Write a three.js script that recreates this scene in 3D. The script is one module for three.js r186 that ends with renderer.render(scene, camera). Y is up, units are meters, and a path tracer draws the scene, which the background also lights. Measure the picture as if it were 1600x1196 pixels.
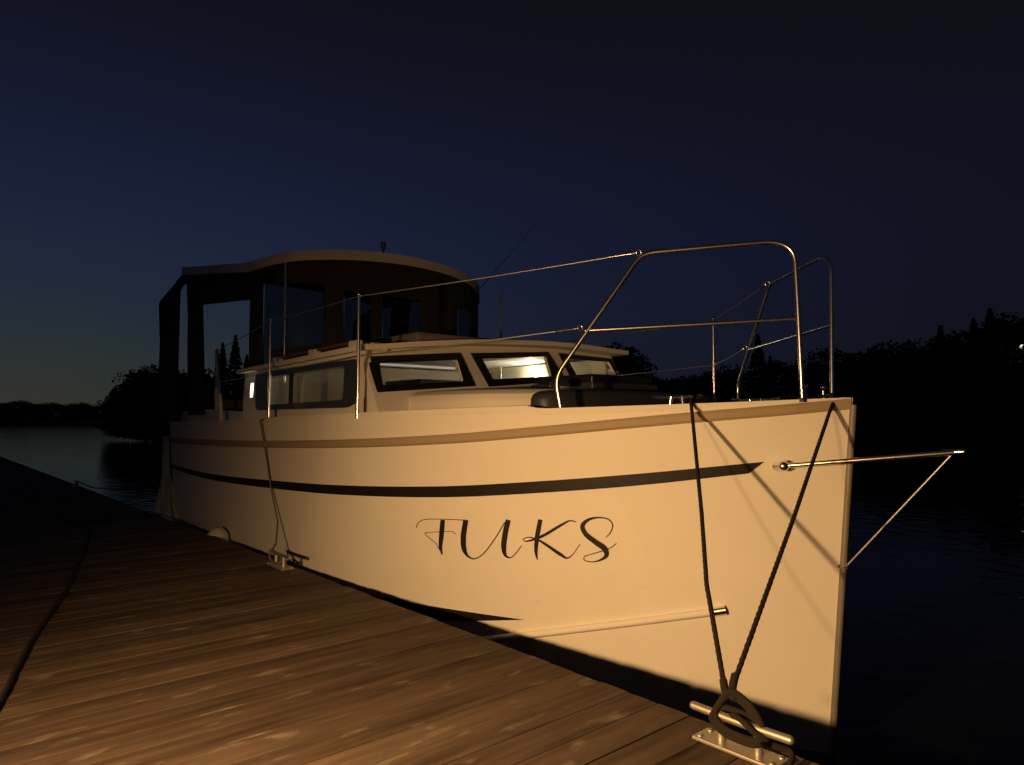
import * as THREE from 'three';
import { mergeGeometries } from 'three/addons/utils/BufferGeometryUtils.js';
import { RoundedBoxGeometry } from 'three/addons/geometries/RoundedBoxGeometry.js';
import { ImprovedNoise } from 'three/addons/math/ImprovedNoise.js';

// ---------------------------------------------------------------- camera
// x runs along the pontoon edge towards the bow, y up, the pontoon edge is z = 0, the boat lies at z < 0
const scene = new THREE.Scene();
const camera = new THREE.PerspectiveCamera(57.06, 1024 / 765, 0.05, 4000);
camera.position.set(0, 1.0, 2.05);
{
  const yaw = 0.71434, pitch = 0.051776;
  camera.lookAt(-Math.cos(yaw) * Math.cos(pitch), 1.0 + Math.sin(pitch), 2.05 - Math.sin(yaw) * Math.cos(pitch));
}
const renderer = new THREE.WebGLRenderer({ antialias: true });
renderer.toneMapping = THREE.LinearToneMapping;
renderer.toneMappingExposure = 1;
renderer.shadowMap.enabled = true;
renderer.shadowMap.type = THREE.PCFSoftShadowMap;

// ---------------------------------------------------------------- sky: late dusk, the last glow stands over -x
{
  const W = 1024, H = 512, data = new Float32Array(W * H * 4);
  const G = (x, s) => Math.exp(-(x / s) * (x / s));
  for (let j = 0; j < H; j++) {
    const el = ((j + 0.5) / H - 0.5) * 180;
    for (let i = 0; i < W; i++) {
      const az = ((i + 0.5) / W - 0.5) * 2 * Math.PI;
      const dx = Math.cos(az), dz = Math.sin(az);
      const gam = Math.acos(Math.max(-1, Math.min(1, -dx * 0.999 - dz * 0.04))) * 180 / Math.PI;
      const e = Math.max(0, el);
      const wide = 0.02 + 0.98 * G(gam, 55);
      const near = G(gam, 36);
      const band = Math.exp(-Math.pow((e - 12) / (e < 12 ? 13 : 12.5), 2));
      const low = Math.exp(-Math.pow(e / 9.5, 1.6)), lowest = Math.exp(-e / 3.2);
      const k = 4 * (j * W + i);
      data[k] = 0.0050 + 0.0034 * band * wide + 0.017 * low * near + 0.0120 * lowest * near;
      data[k + 1] = 0.0047 + 0.0082 * band * wide + 0.030 * low * near - 0.0070 * lowest * near;
      data[k + 2] = 0.0076 + 0.0370 * band * wide * (1 - 0.75 * near * Math.exp(-e / 5.5)) + 0.011 * low * near - 0.002 * lowest * near;
      data[k + 3] = 1;
    }
  }
  const sky = new THREE.DataTexture(data, W, H, THREE.RGBAFormat, THREE.FloatType);
  sky.mapping = THREE.EquirectangularReflectionMapping;
  sky.magFilter = THREE.LinearFilter; sky.minFilter = THREE.LinearFilter; sky.wrapS = THREE.RepeatWrapping;
  sky.needsUpdate = true;
  scene.background = sky; scene.environment = sky;
}

// ---------------------------------------------------------------- helpers
let seed = 1234567;
const rnd = () => { seed = (seed * 1664525 + 1013904223) >>> 0; return seed / 4294967296; };
const rr = (a, b) => a + (b - a) * rnd();
const V3 = (u, y, v) => new THREE.Vector3(u, y, -v);        // u along the boat, v away from the pontoon
const used = {};
const numbered = n => { const k = used[n] = (used[n] ?? -1) + 1; return k ? `${n}_${String(k).padStart(3, '0')}` : n; };
function group(name, at, data) {
  const g = new THREE.Group(); g.name = numbered(name); g.position.copy(at); g.userData = { ...data }; scene.add(g); return g;
}
// geometry in scene coordinates -> mesh under a thing (or part)
function part(parent, name, geo, mat, data) {
  parent.updateWorldMatrix(true, false);
  const inv = parent.matrixWorld.clone().invert();
  geo = geo.clone(); geo.applyMatrix4(inv);
  const m = new THREE.Mesh(geo, mat); m.name = name; m.castShadow = m.receiveShadow = true;
  if (data) Object.assign(m.userData, data);
  parent.add(m); return m;
}
function flat(parent, name, geos, mat, data) { return part(parent, name, mergeGeometries(geos.map(g => g.index ? g.toNonIndexed() : g).map(g => { const h = new THREE.BufferGeometry(); for (const a of ['position', 'normal', 'uv']) if (g.attributes[a]) h.setAttribute(a, g.attributes[a]); if (!h.attributes.uv) h.setAttribute('uv', new THREE.BufferAttribute(new Float32Array(h.attributes.position.count * 2), 2)); return h; })), mat, data); }
const col = (r, g, b) => new THREE.Color().setRGB(r, g, b);
const std = (r, g, b, rough, o = {}) => new THREE.MeshPhysicalMaterial({ color: col(r, g, b), roughness: rough, metalness: 0, side: THREE.DoubleSide, ...o });
// smooth curve y(x) through points sorted by falling x
function spline(pts) {
  const n = pts.length, m = pts.map((p, i) => { const a = pts[Math.max(0, i - 1)], b = pts[Math.min(n - 1, i + 1)]; return (b[1] - a[1]) / (b[0] - a[0]); });
  return x => {
    if (x >= pts[0][0]) return pts[0][1] + m[0] * (x - pts[0][0]) * 0;
    if (x <= pts[n - 1][0]) return pts[n - 1][1];
    let i = 0; while (x < pts[i + 1][0]) i++;
    const h = pts[i + 1][0] - pts[i][0], t = (x - pts[i][0]) / h, t2 = t * t, t3 = t2 * t;
    return (2 * t3 - 3 * t2 + 1) * pts[i][1] + (t3 - 2 * t2 + t) * h * m[i] + (3 * t2 - 2 * t3) * pts[i + 1][1] + (t3 - t2) * h * m[i + 1];
  };
}
function grid(nu, nv, fn, closeU = false) {            // fn(a, b) -> Vector3, uv from fn.uv or a, b
  const pos = [], uv = [], idx = [];
  for (let i = 0; i <= nu; i++) for (let j = 0; j <= nv; j++) { const p = fn(i / nu, j / nv); pos.push(p.x, p.y, p.z); uv.push(i / nu, j / nv); }
  for (let i = 0; i < nu; i++) for (let j = 0; j < nv; j++) { const a = i * (nv + 1) + j, b = a + nv + 1; idx.push(a, b, a + 1, b, b + 1, a + 1); }
  const g = new THREE.BufferGeometry();
  g.setAttribute('position', new THREE.Float32BufferAttribute(pos, 3)); g.setAttribute('uv', new THREE.Float32BufferAttribute(uv, 2));
  g.setIndex(idx); g.computeVertexNormals(); return g;
}
function rounded(pts, r) {                              // polyline with rounded corners -> dense points
  const out = [pts[0].clone()];
  for (let i = 1; i < pts.length - 1; i++) {
    const a = pts[i - 1], b = pts[i], c = pts[i + 1];
    const R = Array.isArray(r) ? r[i] : r;
    const p = b.clone().add(a.clone().sub(b).setLength(Math.min(R, a.distanceTo(b) * 0.48))), q = b.clone().add(c.clone().sub(b).setLength(Math.min(R, c.distanceTo(b) * 0.48)));
    for (let k = 0; k <= 8; k++) { const t = k / 8; out.push(p.clone().multiplyScalar((1 - t) * (1 - t)).addScaledVector(b, 2 * t * (1 - t)).addScaledVector(q, t * t)); }
  }
  out.push(pts[pts.length - 1].clone()); return out;
}
function tube(pts, radius, { r = 0, seg = 12, n = 0, closed = false } = {}) {
  const P = r ? rounded(pts, r) : pts;
  const c = new THREE.CatmullRomCurve3(P, closed, 'centripetal');
  return new THREE.TubeGeometry(c, n || Math.max(8, P.length * 4), radius, seg, closed);
}
function rod(a, b, ra, rb = ra, seg = 12) {              // capped cone between two points
  const d = b.clone().sub(a), L = d.length();
  const g = new THREE.CylinderGeometry(rb, ra, L, seg); g.translate(0, L / 2, 0);
  g.applyQuaternion(new THREE.Quaternion().setFromUnitVectors(new THREE.Vector3(0, 1, 0), d.normalize())); g.translate(a.x, a.y, a.z); return g;
}
function ball(p, r, sy = 1) { const g = new THREE.SphereGeometry(r, 16, 12); g.scale(1, sy, 1); g.translate(p.x, p.y, p.z); return g; }
function box(u0, u1, y0, y1, v0, v1, bev = 0.006) {
  const g = new RoundedBoxGeometry(Math.abs(u1 - u0), Math.abs(y1 - y0), Math.abs(v1 - v0), 2, bev); g.translate((u0 + u1) / 2, (y0 + y1) / 2, -(v0 + v1) / 2); return g;
}
// flat plate cut from a 2-D outline (with holes), thickness d, put in place by map(x, y, depth)
function plate(outline, holes, d, map, bevel = 0.003) {
  const s = new THREE.Shape(outline.map(p => new THREE.Vector2(...p)));
  for (const h of holes) s.holes.push(new THREE.Path(h.map(p => new THREE.Vector2(...p))));
  const g = new THREE.ExtrudeGeometry(s, { depth: d, bevelEnabled: bevel > 0, bevelThickness: bevel, bevelSize: bevel, bevelSegments: 1, steps: 1 });
  const p = g.attributes.position;
  for (let i = 0; i < p.count; i++) { const q = map(p.getX(i), p.getY(i), p.getZ(i)); p.setXYZ(i, q.x, q.y, q.z); }
  g.computeVertexNormals(); return g;
}
function roundPoly(pts, r, n = 5) {                      // 2-D polygon with rounded corners
  const out = [];
  pts.forEach((b, i) => {
    const a = pts[(i + pts.length - 1) % pts.length], c = pts[(i + 1) % pts.length];
    const da = Math.hypot(a[0] - b[0], a[1] - b[1]), dc = Math.hypot(c[0] - b[0], c[1] - b[1]), ra = Math.min(r, da * .45), rc = Math.min(r, dc * .45);
    const p = [b[0] + (a[0] - b[0]) / da * ra, b[1] + (a[1] - b[1]) / da * ra], q = [b[0] + (c[0] - b[0]) / dc * rc, b[1] + (c[1] - b[1]) / dc * rc];
    for (let k = 0; k <= n; k++) { const t = k / n; out.push([(1 - t) * (1 - t) * p[0] + 2 * t * (1 - t) * b[0] + t * t * q[0], (1 - t) * (1 - t) * p[1] + 2 * t * (1 - t) * b[1] + t * t * q[1]]); }
  });
  return out;
}
const noise = new ImprovedNoise();
const fbm = (x, y, z, o = 4) => { let s = 0, a = 0.5; for (let i = 0; i < o; i++) { s += a * noise.noise(x, y, z); x *= 2.03; y *= 2.03; z += 7.3; a *= 0.5; } return s; };

// ---------------------------------------------------------------- materials
function texture(w, h, fn, srgb = true) {
  const d = new Uint8Array(w * h * 4);
  for (let j = 0; j < h; j++) for (let i = 0; i < w; i++) { const c = fn(i / w, j / h), k = 4 * (j * w + i); d[k] = c[0]; d[k + 1] = c[1]; d[k + 2] = c[2]; d[k + 3] = 255; }
  const t = new THREE.DataTexture(d, w, h); t.wrapS = t.wrapT = THREE.RepeatWrapping; t.magFilter = THREE.LinearFilter; t.minFilter = THREE.LinearMipmapLinearFilter; t.generateMipmaps = true;
  if (srgb) t.colorSpace = THREE.SRGBColorSpace; t.needsUpdate = true; return t;
}
const toS = x => { x = Math.max(0, Math.min(1, x)); return 255 * (x <= 0.0031308 ? 12.92 * x : 1.055 * Math.pow(x, 1 / 2.4) - 0.055); };
// weathered decking: u along the board (3.4 m), v across eight boards
const woodTone = (u, v) => {
  const b = Math.floor(v * 8), f = v * 8 - b;
  const tone = [1.0, 0.72, 1.16, 0.88, 1.25, 0.80, 1.06, 0.92][b];
  const wob = 0.10 * fbm(u * 5, b * 3.1, 2, 3);
  let g = 0.42 * fbm(u * 6 + b * 9, (f + wob) * 6, b, 3) + 0.14 * fbm(u * 22, (f + wob) * 38, b + 4, 2);
  const patch = fbm(u * 9 + 3.7 * b, f * 3 + b * 5, 11, 4);
  const scuff = Math.max(0, fbm(u * 17 + b, f * 1.7 + b * 2.7, 23, 4) - 0.205) * 3.6;
  const dark = Math.max(0, fbm(u * 4 + b * 2.3, f * 2.0 + b, 31, 3) - 0.12);
  return [tone * (1 + 0.75 * g + 0.8 * patch - 1.4 * dark), scuff];
};
const woodMap = texture(2048, 1024, (u, v) => {
  const [t, s] = woodTone(u, v);
  return [toS(0.100 * t + 0.13 * s), toS(0.072 * t + 0.12 * s), toS(0.055 * t + 0.105 * s)];
});
const woodBump = texture(1024, 512, (u, v) => { const [t, s] = woodTone(u, v); const k = Math.max(0, Math.min(255, 128 * t)); return [k, k, k]; }, false);
const rippleMap = texture(512, 512, (u, v) => {
  const w = (a, b) => fbm(a * 6, b * 6, 1, 4), x = (1 - u) * w(u, v) + u * w(u - 1, v), x2 = (1 - u) * w(u, v - 1) + u * w(u - 1, v - 1), k = 128 + 200 * ((1 - v) * x + v * x2); return [k, k, k];
}, false);
const gelMap = texture(512, 512, (u, v) => {             // faint runs and grime of a white hull
  const n = 0.5 * fbm(u * 4, v * 4, 3, 4) + 0.5 * fbm(u * 30, v * 3, 8, 3), k = 1 + 0.07 * n - 0.5 * Math.max(0, fbm(u * 34, v * 34, 17, 3) - 0.36);
  return [toS(0.80 * k), toS(0.775 * k), toS(0.73 * k)];
});
const M = {
  gel: new THREE.MeshPhysicalMaterial({ map: gelMap, roughness: 0.6, specularIntensity: 0.3, side: THREE.DoubleSide }),
  deck: std(0.62, 0.60, 0.56, 0.35),
  rub: std(0.36, 0.285, 0.195, 0.65),
  black: std(0.012, 0.011, 0.011, 0.45),
  letter: std(0.014, 0.011, 0.010, 0.5),
  blackGlass: std(0.012, 0.012, 0.013, 0.25),
  steel: new THREE.MeshPhysicalMaterial({ color: col(0.90, 0.88, 0.85), metalness: 1, roughness: 0.24, side: THREE.DoubleSide }),
  wire: new THREE.MeshPhysicalMaterial({ color: col(0.72, 0.70, 0.68), metalness: 1, roughness: 0.5, side: THREE.DoubleSide }),
  galv: new THREE.MeshPhysicalMaterial({ color: col(0.50, 0.47, 0.43), metalness: 0.85, roughness: 0.45, side: THREE.DoubleSide }),
  stem: std(0.20, 0.18, 0.165, 0.5),
  glass: new THREE.MeshPhysicalMaterial({ color: col(0.93, 0.95, 0.94), transmission: 1, thickness: 0, roughness: 0.03, ior: 1.5, side: THREE.DoubleSide }),
  vinyl: new THREE.MeshPhysicalMaterial({ color: col(0.17, 0.165, 0.17), transmission: 1, thickness: 0, roughness: 0.18, ior: 1.4, side: THREE.DoubleSide }),
  canvas: std(0.036, 0.030, 0.027, 0.95),
  hardtop: std(0.76, 0.74, 0.70, 0.55),
  lining: std(0.20, 0.16, 0.135, 0.9),
  teak: std(0.16, 0.085, 0.04, 0.6),
  shadeAndRim: std(0.030, 0.034, 0.038, 0.5),  // dark of the added trunk front shade, also of the hatch rim
  acrylic: std(0.034, 0.040, 0.046, 0.22),
  cream: std(0.62, 0.56, 0.43, 0.7),
  cabinDark: std(0.05, 0.045, 0.04, 0.7),
  rope: std(0.008, 0.004, 0.0032, 0.95),
  paleRope: std(0.14, 0.11, 0.085, 0.9),
  fender: std(0.62, 0.58, 0.52, 0.5),
  cloth: std(0.48, 0.50, 0.47, 0.9),
  cable: std(0.012, 0.011, 0.011, 0.8),
  post: std(0.10, 0.10, 0.10, 0.5),
  plank: new THREE.MeshPhysicalMaterial({ map: woodMap, bumpMap: woodBump, bumpScale: 0.0015, roughness: 0.85, specularIntensity: 0.35, side: THREE.DoubleSide }),
  beam: std(0.05, 0.038, 0.028, 0.9),
  leaf: std(0.030, 0.040, 0.022, 0.9),
  needle: std(0.020, 0.028, 0.018, 0.9),
  bark: std(0.05, 0.04, 0.03, 0.95),
  bank: std(0.03, 0.032, 0.02, 1),
  water: new THREE.MeshPhysicalMaterial({ color: col(0.006, 0.008, 0.008), roughness: 0.06, ior: 1.33, bumpMap: rippleMap, bumpScale: 0.012, side: THREE.DoubleSide }),
};

// ---------------------------------------------------------------- water and far shore
const WATER = -0.66;
{
  const g = new THREE.PlaneGeometry(3000, 3000); g.rotateX(-Math.PI / 2);
  const uv = g.attributes.uv; for (let i = 0; i < uv.count; i++) uv.setXY(i, uv.getX(i) * 1500, uv.getY(i) * 1500);
  const m = new THREE.Mesh(g, M.water); m.name = 'lake_water'; m.position.set(0, WATER, 0); m.userData = { kind: 'structure' }; m.receiveShadow = true; scene.add(m);
}
// the bank: polar line round the mooring (azimuth in degrees from -x towards the far side, distance in metres)
const bankLine = spline([[150, 95], [105, 88], [85, 84], [60, 92], [40, 80], [28, 66], [20, 60], [14.5, 62], [11.5, 95], [9, 250], [0, 300], [-40, 300]]);
{
  const g = grid(150, 5, (a, b) => {
    const deg = -35 + 180 * a, d = bankLine(deg) + 1.5 * noise.noise(deg * 0.6, 3, 1), r = deg / 180 * Math.PI;
    const out = [0, 1.2, 4, 20, 120, 500][Math.round(b * 5)], y = [WATER - 0.6, WATER + 0.15, WATER + 0.5, WATER + 0.9, 0.6, 0.8][Math.round(b * 5)];
    return V3(-Math.cos(r) * (d + out), y, Math.sin(r) * (d + out) - 2.05);
  });
  const m = new THREE.Mesh(g, M.bank); m.name = 'far_shore'; m.userData = { kind: 'structure' }; m.receiveShadow = true; scene.add(m);
}

// ---------------------------------------------------------------- pontoon: boards laid across, each one a piece
const DOCK_W = 3.3, PITCH = 0.135;
const dock = group('pontoon', new THREE.Vector3(-12, 0, 0), { kind: 'structure' });
{
  const variants = [];
  for (let k = 0; k < 8; k++) {
    const hw = PITCH / 2 - 0.0016 - 0.0005 * (k % 3), c = 0.0025, th = 0.035;
    const s = new THREE.Shape([[-hw, -th], [hw, -th], [hw, -c], [hw - c, -0.001], [hw * 0.3, 0], [-hw * 0.3, 0], [-hw + c, -0.001], [-hw, -c]].map(p => new THREE.Vector2(...p)));
    const g = new THREE.ExtrudeGeometry(s, { depth: 1, bevelEnabled: false, steps: 1 });
    const p = g.attributes.position, uv = g.attributes.uv;
    for (let i = 0; i < p.count; i++) uv.setXY(i, p.getZ(i) * 0.97, (k + 0.5 + p.getX(i) / PITCH * 0.96 + p.getY(i) * 0.3) / 8);
    variants.push(g);
  }
  let n = 0;
  for (let x = 2.4; x > -26.5; x -= PITCH, n++) {
    const m = new THREE.Mesh(variants[(n * 3 + Math.floor(rnd() * 3)) % 8], M.plank);
    m.name = n ? `plank_${String(n).padStart(3, '0')}` : 'plank';
    m.scale.set(1, 1, DOCK_W + rr(-0.004, 0.004)); m.position.set(x + 12 + rr(-0.001, 0.001), -rr(0.0003, 0.0022), rr(-0.005, 0.004));
    m.rotation.z = rr(-0.004, 0.004); if (rnd() < 0.5) { m.rotation.y = Math.PI; m.position.z += DOCK_W; }
    m.castShadow = m.receiveShadow = true; dock.add(m);
  }
  for (const v of [-0.10, -1.15, -2.2, -3.2]) part(dock, 'beam', box(2.4, -26.5, -0.24, -0.045, v - 0.04, v + 0.04, 0.004), M.beam);
  for (let u = 0.5; u > -26; u -= 4.4) part(dock, 'float', box(u, u - 2.2, WATER - 0.35, -0.245, -3.1, -0.35, 0.03), M.post);
}

// ---------------------------------------------------------------- the boat
const yc = 1.5;                                          // centre line, metres from the pontoon edge
const stemU = y => -1.523 - 0.085 * (1.104 - y);
const STERN = -8.75;
function halfBeam(u, y) {
  const k = Math.max(0, Math.min(1.2, (1.1 - y) / 1.75));
  const s = Math.max(0, Math.min(1, (stemU(y) - u) / (2.9 + 0.8 * k)));
  let b = (1.42 - 0.16 * k) * (1 - Math.pow(1 - s, 2.1 - 0.25 * k));
  if (u < -5.6) b *= 1 - 0.13 * Math.pow((-5.6 - u) / 3, 2);
  return b;
}
const sheer = spline([[-1.5, 1.104], [-1.728, 1.092], [-1.96, 1.08], [-2.31, 1.066], [-2.77, 1.051], [-3.27, 1.036], [-3.98, 1.018], [-5.26, 0.992], [-6.45, 0.962], [-7.5, 0.945], [-8.8, 0.95]]);
const rubY = spline([[-1.5, 1.078], [-1.82, 1.038], [-2.115, 1.006], [-2.79, 0.931], [-3.3, 0.885], [-4.02, 0.846], [-5.3, 0.806], [-6.5, 0.786], [-7.8, 0.772], [-8.8, 0.772]]);
function hullPoint(u, y, off = 0) {                      // on the side that faces the pontoon, off metres proud of it
  const e = 0.01, b = halfBeam(u, y), du = (halfBeam(u + e, y) - halfBeam(u - e, y)) / (2 * e), dy = (halfBeam(u, y + e) - halfBeam(u, y - e)) / (2 * e);
  const n = new THREE.Vector3(-du, -dy, 1).normalize();
  return V3(u + n.x * off, y + n.y * off, yc - b - n.z * off);
}
const boat = group('motor_cruiser', V3(-5, WATER, yc), { label: 'white motor cruiser with dark stripe and FUKS on its bow, moored at pontoon', category: 'boat' });
{
  const side = sgn => grid(90, 26, (a, b) => {
    const t = Math.pow(a, 1.55);
    let u0 = -1.53 + (STERN + 1.53) * t, yTop = sheer(u0), y = -1.0 + (yTop + 1.0) * b;
    const u = stemU(y) + (STERN - stemU(y)) * t;
    let h = halfBeam(u, y); if (y < -0.6) h *= 1 - 0.9 * Math.pow((-0.6 - y) / 0.4, 2);
    return V3(u, y, yc - sgn * h);
  });
  const bottom = grid(60, 8, (a, b) => { const u = stemU(-1) + (STERN - stemU(-1)) * Math.pow(a, 1.55), h = halfBeam(u, -1) * 0.1; return V3(u, -1, yc + (2 * b - 1) * h); });
  const transom = grid(16, 26, (a, b) => { const yT = sheer(STERN), y = -1 + (yT + 1) * b; let h = halfBeam(STERN, y); if (y < -0.6) h *= 1 - 0.9 * Math.pow((-0.6 - y) / 0.4, 2); return V3(STERN, y, yc + (2 * a - 1) * h); });
  const uvm = g => { const p = g.attributes.position, uv = g.attributes.uv; for (let i = 0; i < p.count; i++) uv.setXY(i, (p.getX(i) + p.getZ(i) * 0.7) * 0.33, p.getY(i) * 0.33); return g; };
  flat(boat, 'hull', [side(1), side(-1), bottom, transom].map(uvm), M.gel);
  // deck plate, slightly below the gunwale, and its cap
  const deckTop = grid(60, 12, (a, b) => { const u = stemU(1.05) - 0.02 + (STERN - stemU(1.05) + 0.02) * Math.pow(a, 1.4), y = sheer(u) - 0.03, h = halfBeam(u, y) - 0.004; const w = 2 * b - 1; return V3(u, y + 0.02 * (1 - w * w), yc + w * h); });
  part(boat, 'deck', uvm(deckTop), M.deck);
  const strip = (name, uA, uB, prof, mat, n = 90) => {   // a moulding that follows the hull: prof(u) -> [[off, y], ...] closed section
    for (const sgn of [1, -1]) {
      const g = grid(n, prof(uA).length, (a, b) => {
        const u = uA + (uB - uA) * a, s = prof(u), q = s[Math.round(b * s.length) % s.length], p = hullPoint(u, q[1], 0), h = halfBeam(u, q[1]);
        const e = 0.01, du = (halfBeam(u + e, q[1]) - halfBeam(u - e, q[1])) / (2 * e), L = Math.hypot(du, 1);
        return V3(u - du / L * q[0], q[1], yc - sgn * (h + q[0] / L));
      });
      part(boat, name, g.toNonIndexed(), mat).geometry.computeVertexNormals();
    }
  };
  const ends = (u, w) => Math.min(1, Math.max(0.25, (stemU(1.05) - u) / w));
  strip('rub_rail', stemU(1.07) - 0.004, STERN, u => { const y = rubY(u), p = 0.03 * ends(u, 0.2); return [[-0.01, y - 0.028], [p * .7, y - 0.027], [p, y - 0.014], [p, y + 0.014], [p * .7, y + 0.027], [-0.01, y + 0.028]]; }, M.rub, 110);
  strip('gunwale_cap', stemU(1.1) - 0.006, STERN, u => { const y = sheer(u) + (u < -2.76 ? Math.min(0.018, (-2.76 - u) * 0.5) : 0); return [[0.003, y - 0.03], [0.006, y - 0.012], [0.0, y + 0.004], [-0.05, y + 0.004], [-0.05, y - 0.045]]; }, M.gel, 140);
  // stem band
  part(boat, 'stem_band', tube([V3(stemU(1.08) + 0.004, 1.07, yc), V3(stemU(0.3) + 0.004, 0.3, yc), V3(stemU(-0.9) + 0.004, -0.9, yc)], 0.017, { seg: 10, n: 20 }), M.stem);
  // decorative stripe
  const sTop = spline([[-1.851, 0.786], [-2.352, 0.716], [-2.835, 0.660], [-3.365, 0.610], [-4.08, 0.572], [-5.29, 0.528], [-6.87, 0.486], [-8.7, 0.482]]);
  const sBot = spline([[-1.90, 0.728], [-2.352, 0.655], [-2.843, 0.595], [-3.365, 0.545], [-4.09, 0.508], [-5.3, 0.466], [-6.88, 0.430], [-8.7, 0.432]]);
  for (const sgn of [1, -1]) part(boat, 'stripe', grid(110, 3, (a, b) => {
    const u0 = -1.851 + (STERN + 0.02 + 1.851) * a, tip = Math.min(1, (-1.851 - u0) / 0.052), y = sTop(u0) + (sBot(u0) - sTop(u0)) * tip * b;
    const p = hullPoint(u0, y, 0.003); if (sgn < 0) p.z = -2 * yc - p.z; return p;
  }), M.black);
  // pointed boot stripe low on the side
  for (const sgn of [1, -1]) part(boat, 'boot_stripe', grid(70, 3, (a, b) => {
    const u0 = -3.03 + (STERN + 0.02 + 3.03) * a, w = Math.min(0.20, (-3.03 - u0) * 0.16), y = -0.142 - 0.012 * a - w * b;
    const p = hullPoint(u0, y, 0.003); if (sgn < 0) p.z = -2 * yc - p.z; return p;
  }), M.black);
  // spray rail: a half-round steel bar low on the bow, with an end cap
  for (const sgn of [1, -1]) {
    const ps = []; for (let i = 0; i <= 16; i++) { const u = -2.07 - 1.5 * i / 16, p = hullPoint(u, 0.022 - (u + 2.06) * -0.256, 0.012); if (sgn < 0) p.z = -2 * yc - p.z; ps.push(p); }
    const bar = part(boat, 'spray_rail', tube(ps, 0.0195, { seg: 14, n: 48 }), M.gel);
    const a = hullPoint(-2.12, 0.006, 0.012), b = hullPoint(-2.055, 0.024, 0.012); if (sgn < 0) { a.z = -2 * yc - a.z; b.z = -2 * yc - b.z; }
    part(bar, 'end_cap', rod(a, b, 0.0235), M.steel);
  }
  // the name, brush-script letters lying on the hull
  const rows = [[170, [[-3.626, .413], [-3.284, .438], [-2.98, .458], [-2.712, .473], [-2.469, .486]]], [430, [[-3.69, .123], [-3.338, .161], [-3.025, .192], [-2.749, .217], [-2.5, .237]]]];
  const xs = [180, 460, 750, 1040, 1330];
  const fx = rows.map(([, r]) => [spline(xs.map((x, i) => [-x, r[i][0]])), spline(xs.map((x, i) => [-x, r[i][1]]))]);
  const onHull = (x, y) => { const t = (y - 170) / 260, u = fx[0][0](-x) * (1 - t) + fx[1][0](-x) * t, w = fx[0][1](-x) * (1 - t) + fx[1][1](-x) * t; return hullPoint(u, w, 0.003); };
  const stroke = pts => {
    const c = new THREE.CatmullRomCurve3(pts.map(p => new THREE.Vector3(p[0], p[1], p[2] * 4)), false, 'centripetal'), n = pts.length * 10;
    const P = c.getPoints(n);
    return grid(n, 1, (a, b) => { const i = Math.round(a * n), p = P[i], q = P[Math.min(n, i + 1)], o = P[Math.max(0, i - 1)]; const dx = q.x - o.x, dy = q.y - o.y, L = Math.hypot(dx, dy) || 1, w = Math.max(3.2, p.z / 4 * 0.95) / 2 * (2 * b - 1); return onHull(p.x - dy / L * w, p.y + dx / L * w); });
  };
  const letters = {
    F: [[[338, 190, 26], [330, 285, 27], [326, 340, 20], [334, 385, 8]], [[186, 234, 4], [194, 210, 4], [228, 190, 4], [330, 186, 4], [466, 192, 5]], [[408, 271, 3.5], [394, 258, 3.5], [325, 257, 3.5], [238, 266, 3.5], [262, 290, 3.5], [300, 322, 3.5], [322, 362, 4]]],
    U: [[[466, 190, 30], [452, 285, 32], [455, 350, 28], [480, 397, 12], [515, 410, 7], [560, 385, 6], [622, 308, 6], [686, 205, 6]], [[706, 190, 30], [688, 270, 32], [680, 345, 30], [694, 396, 14], [722, 402, 6], [752, 374, 5], [781, 334, 4]]],
    K: [[[887, 188, 26], [868, 290, 27], [862, 365, 20], [870, 416, 5]], [[1090, 202, 5], [1058, 194, 8], [1000, 222, 15], [905, 278, 17], [845, 302, 13], [800, 310, 6], [790, 299, 5], [822, 288, 6], [872, 302, 11], [930, 337, 17], [1000, 385, 19], [1042, 406, 9], [1072, 384, 5], [1112, 328, 4]]],
    S: [[[1260, 289, 4], [1287, 258, 6], [1297, 216, 7], [1272, 186, 7], [1210, 177, 10], [1152, 194, 20], [1126, 226, 27], [1142, 266, 29], [1200, 314, 32], [1252, 352, 34], [1264, 386, 27], [1234, 415, 13], [1180, 428, 6], [1136, 416, 5], [1136, 400, 5], [1172, 386, 5], [1240, 366, 6], [1290, 346, 5], [1319, 322, 4]]],
  };
  for (const L of Object.keys(letters)) flat(boat, 'letter', letters[L].map(stroke), M.letter, { label: `black brush script letter ${L}` });
  // bow spreader: two steel tubes from hull sockets to a tip ahead of the stem, and the stay below
  const tip = V3(-1.08, 0.852, yc);
  for (const sgn of [1, -1]) {
    const q = V3(-1.805, 0.763, yc - sgn * 0.235), out = V3(-1.77, 0.767, yc - sgn * 0.262);
    const bar = part(boat, 'bow_spreader', rod(out, tip, 0.0125), M.steel);
    flat(bar, 'socket', [rod(q, out.clone().lerp(tip, 0.03), 0.026, 0.024, 16), ball(out.clone().lerp(tip, 0.02), 0.027)], M.steel);
  }
  flat(boat, 'spreader_tip', [rod(tip.clone().add(V3(-0.05, -0.004, 0)), tip.clone().add(V3(0.03, 0.004, 0)), 0.017, 0.012), ball(tip.clone().add(V3(0.03, 0.004, 0)), 0.012)], M.steel);
  part(boat, 'bobstay', rod(tip.clone().add(V3(-0.02, -0.015, 0)), V3(stemU(0.27) + 0.02, 0.275, yc), 0.005, 0.005, 8), M.wire);
  part(boat, 'stay_eye', rod(V3(stemU(0.27) - 0.02, 0.27, yc), V3(stemU(0.27) + 0.03, 0.275, yc), 0.014), M.steel);
  // pulpit: a loop of bent tube on either bow
  const mir = (p, s) => s > 0 ? p : new THREE.Vector3(p.x, p.y, -2 * yc - p.z);
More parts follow.
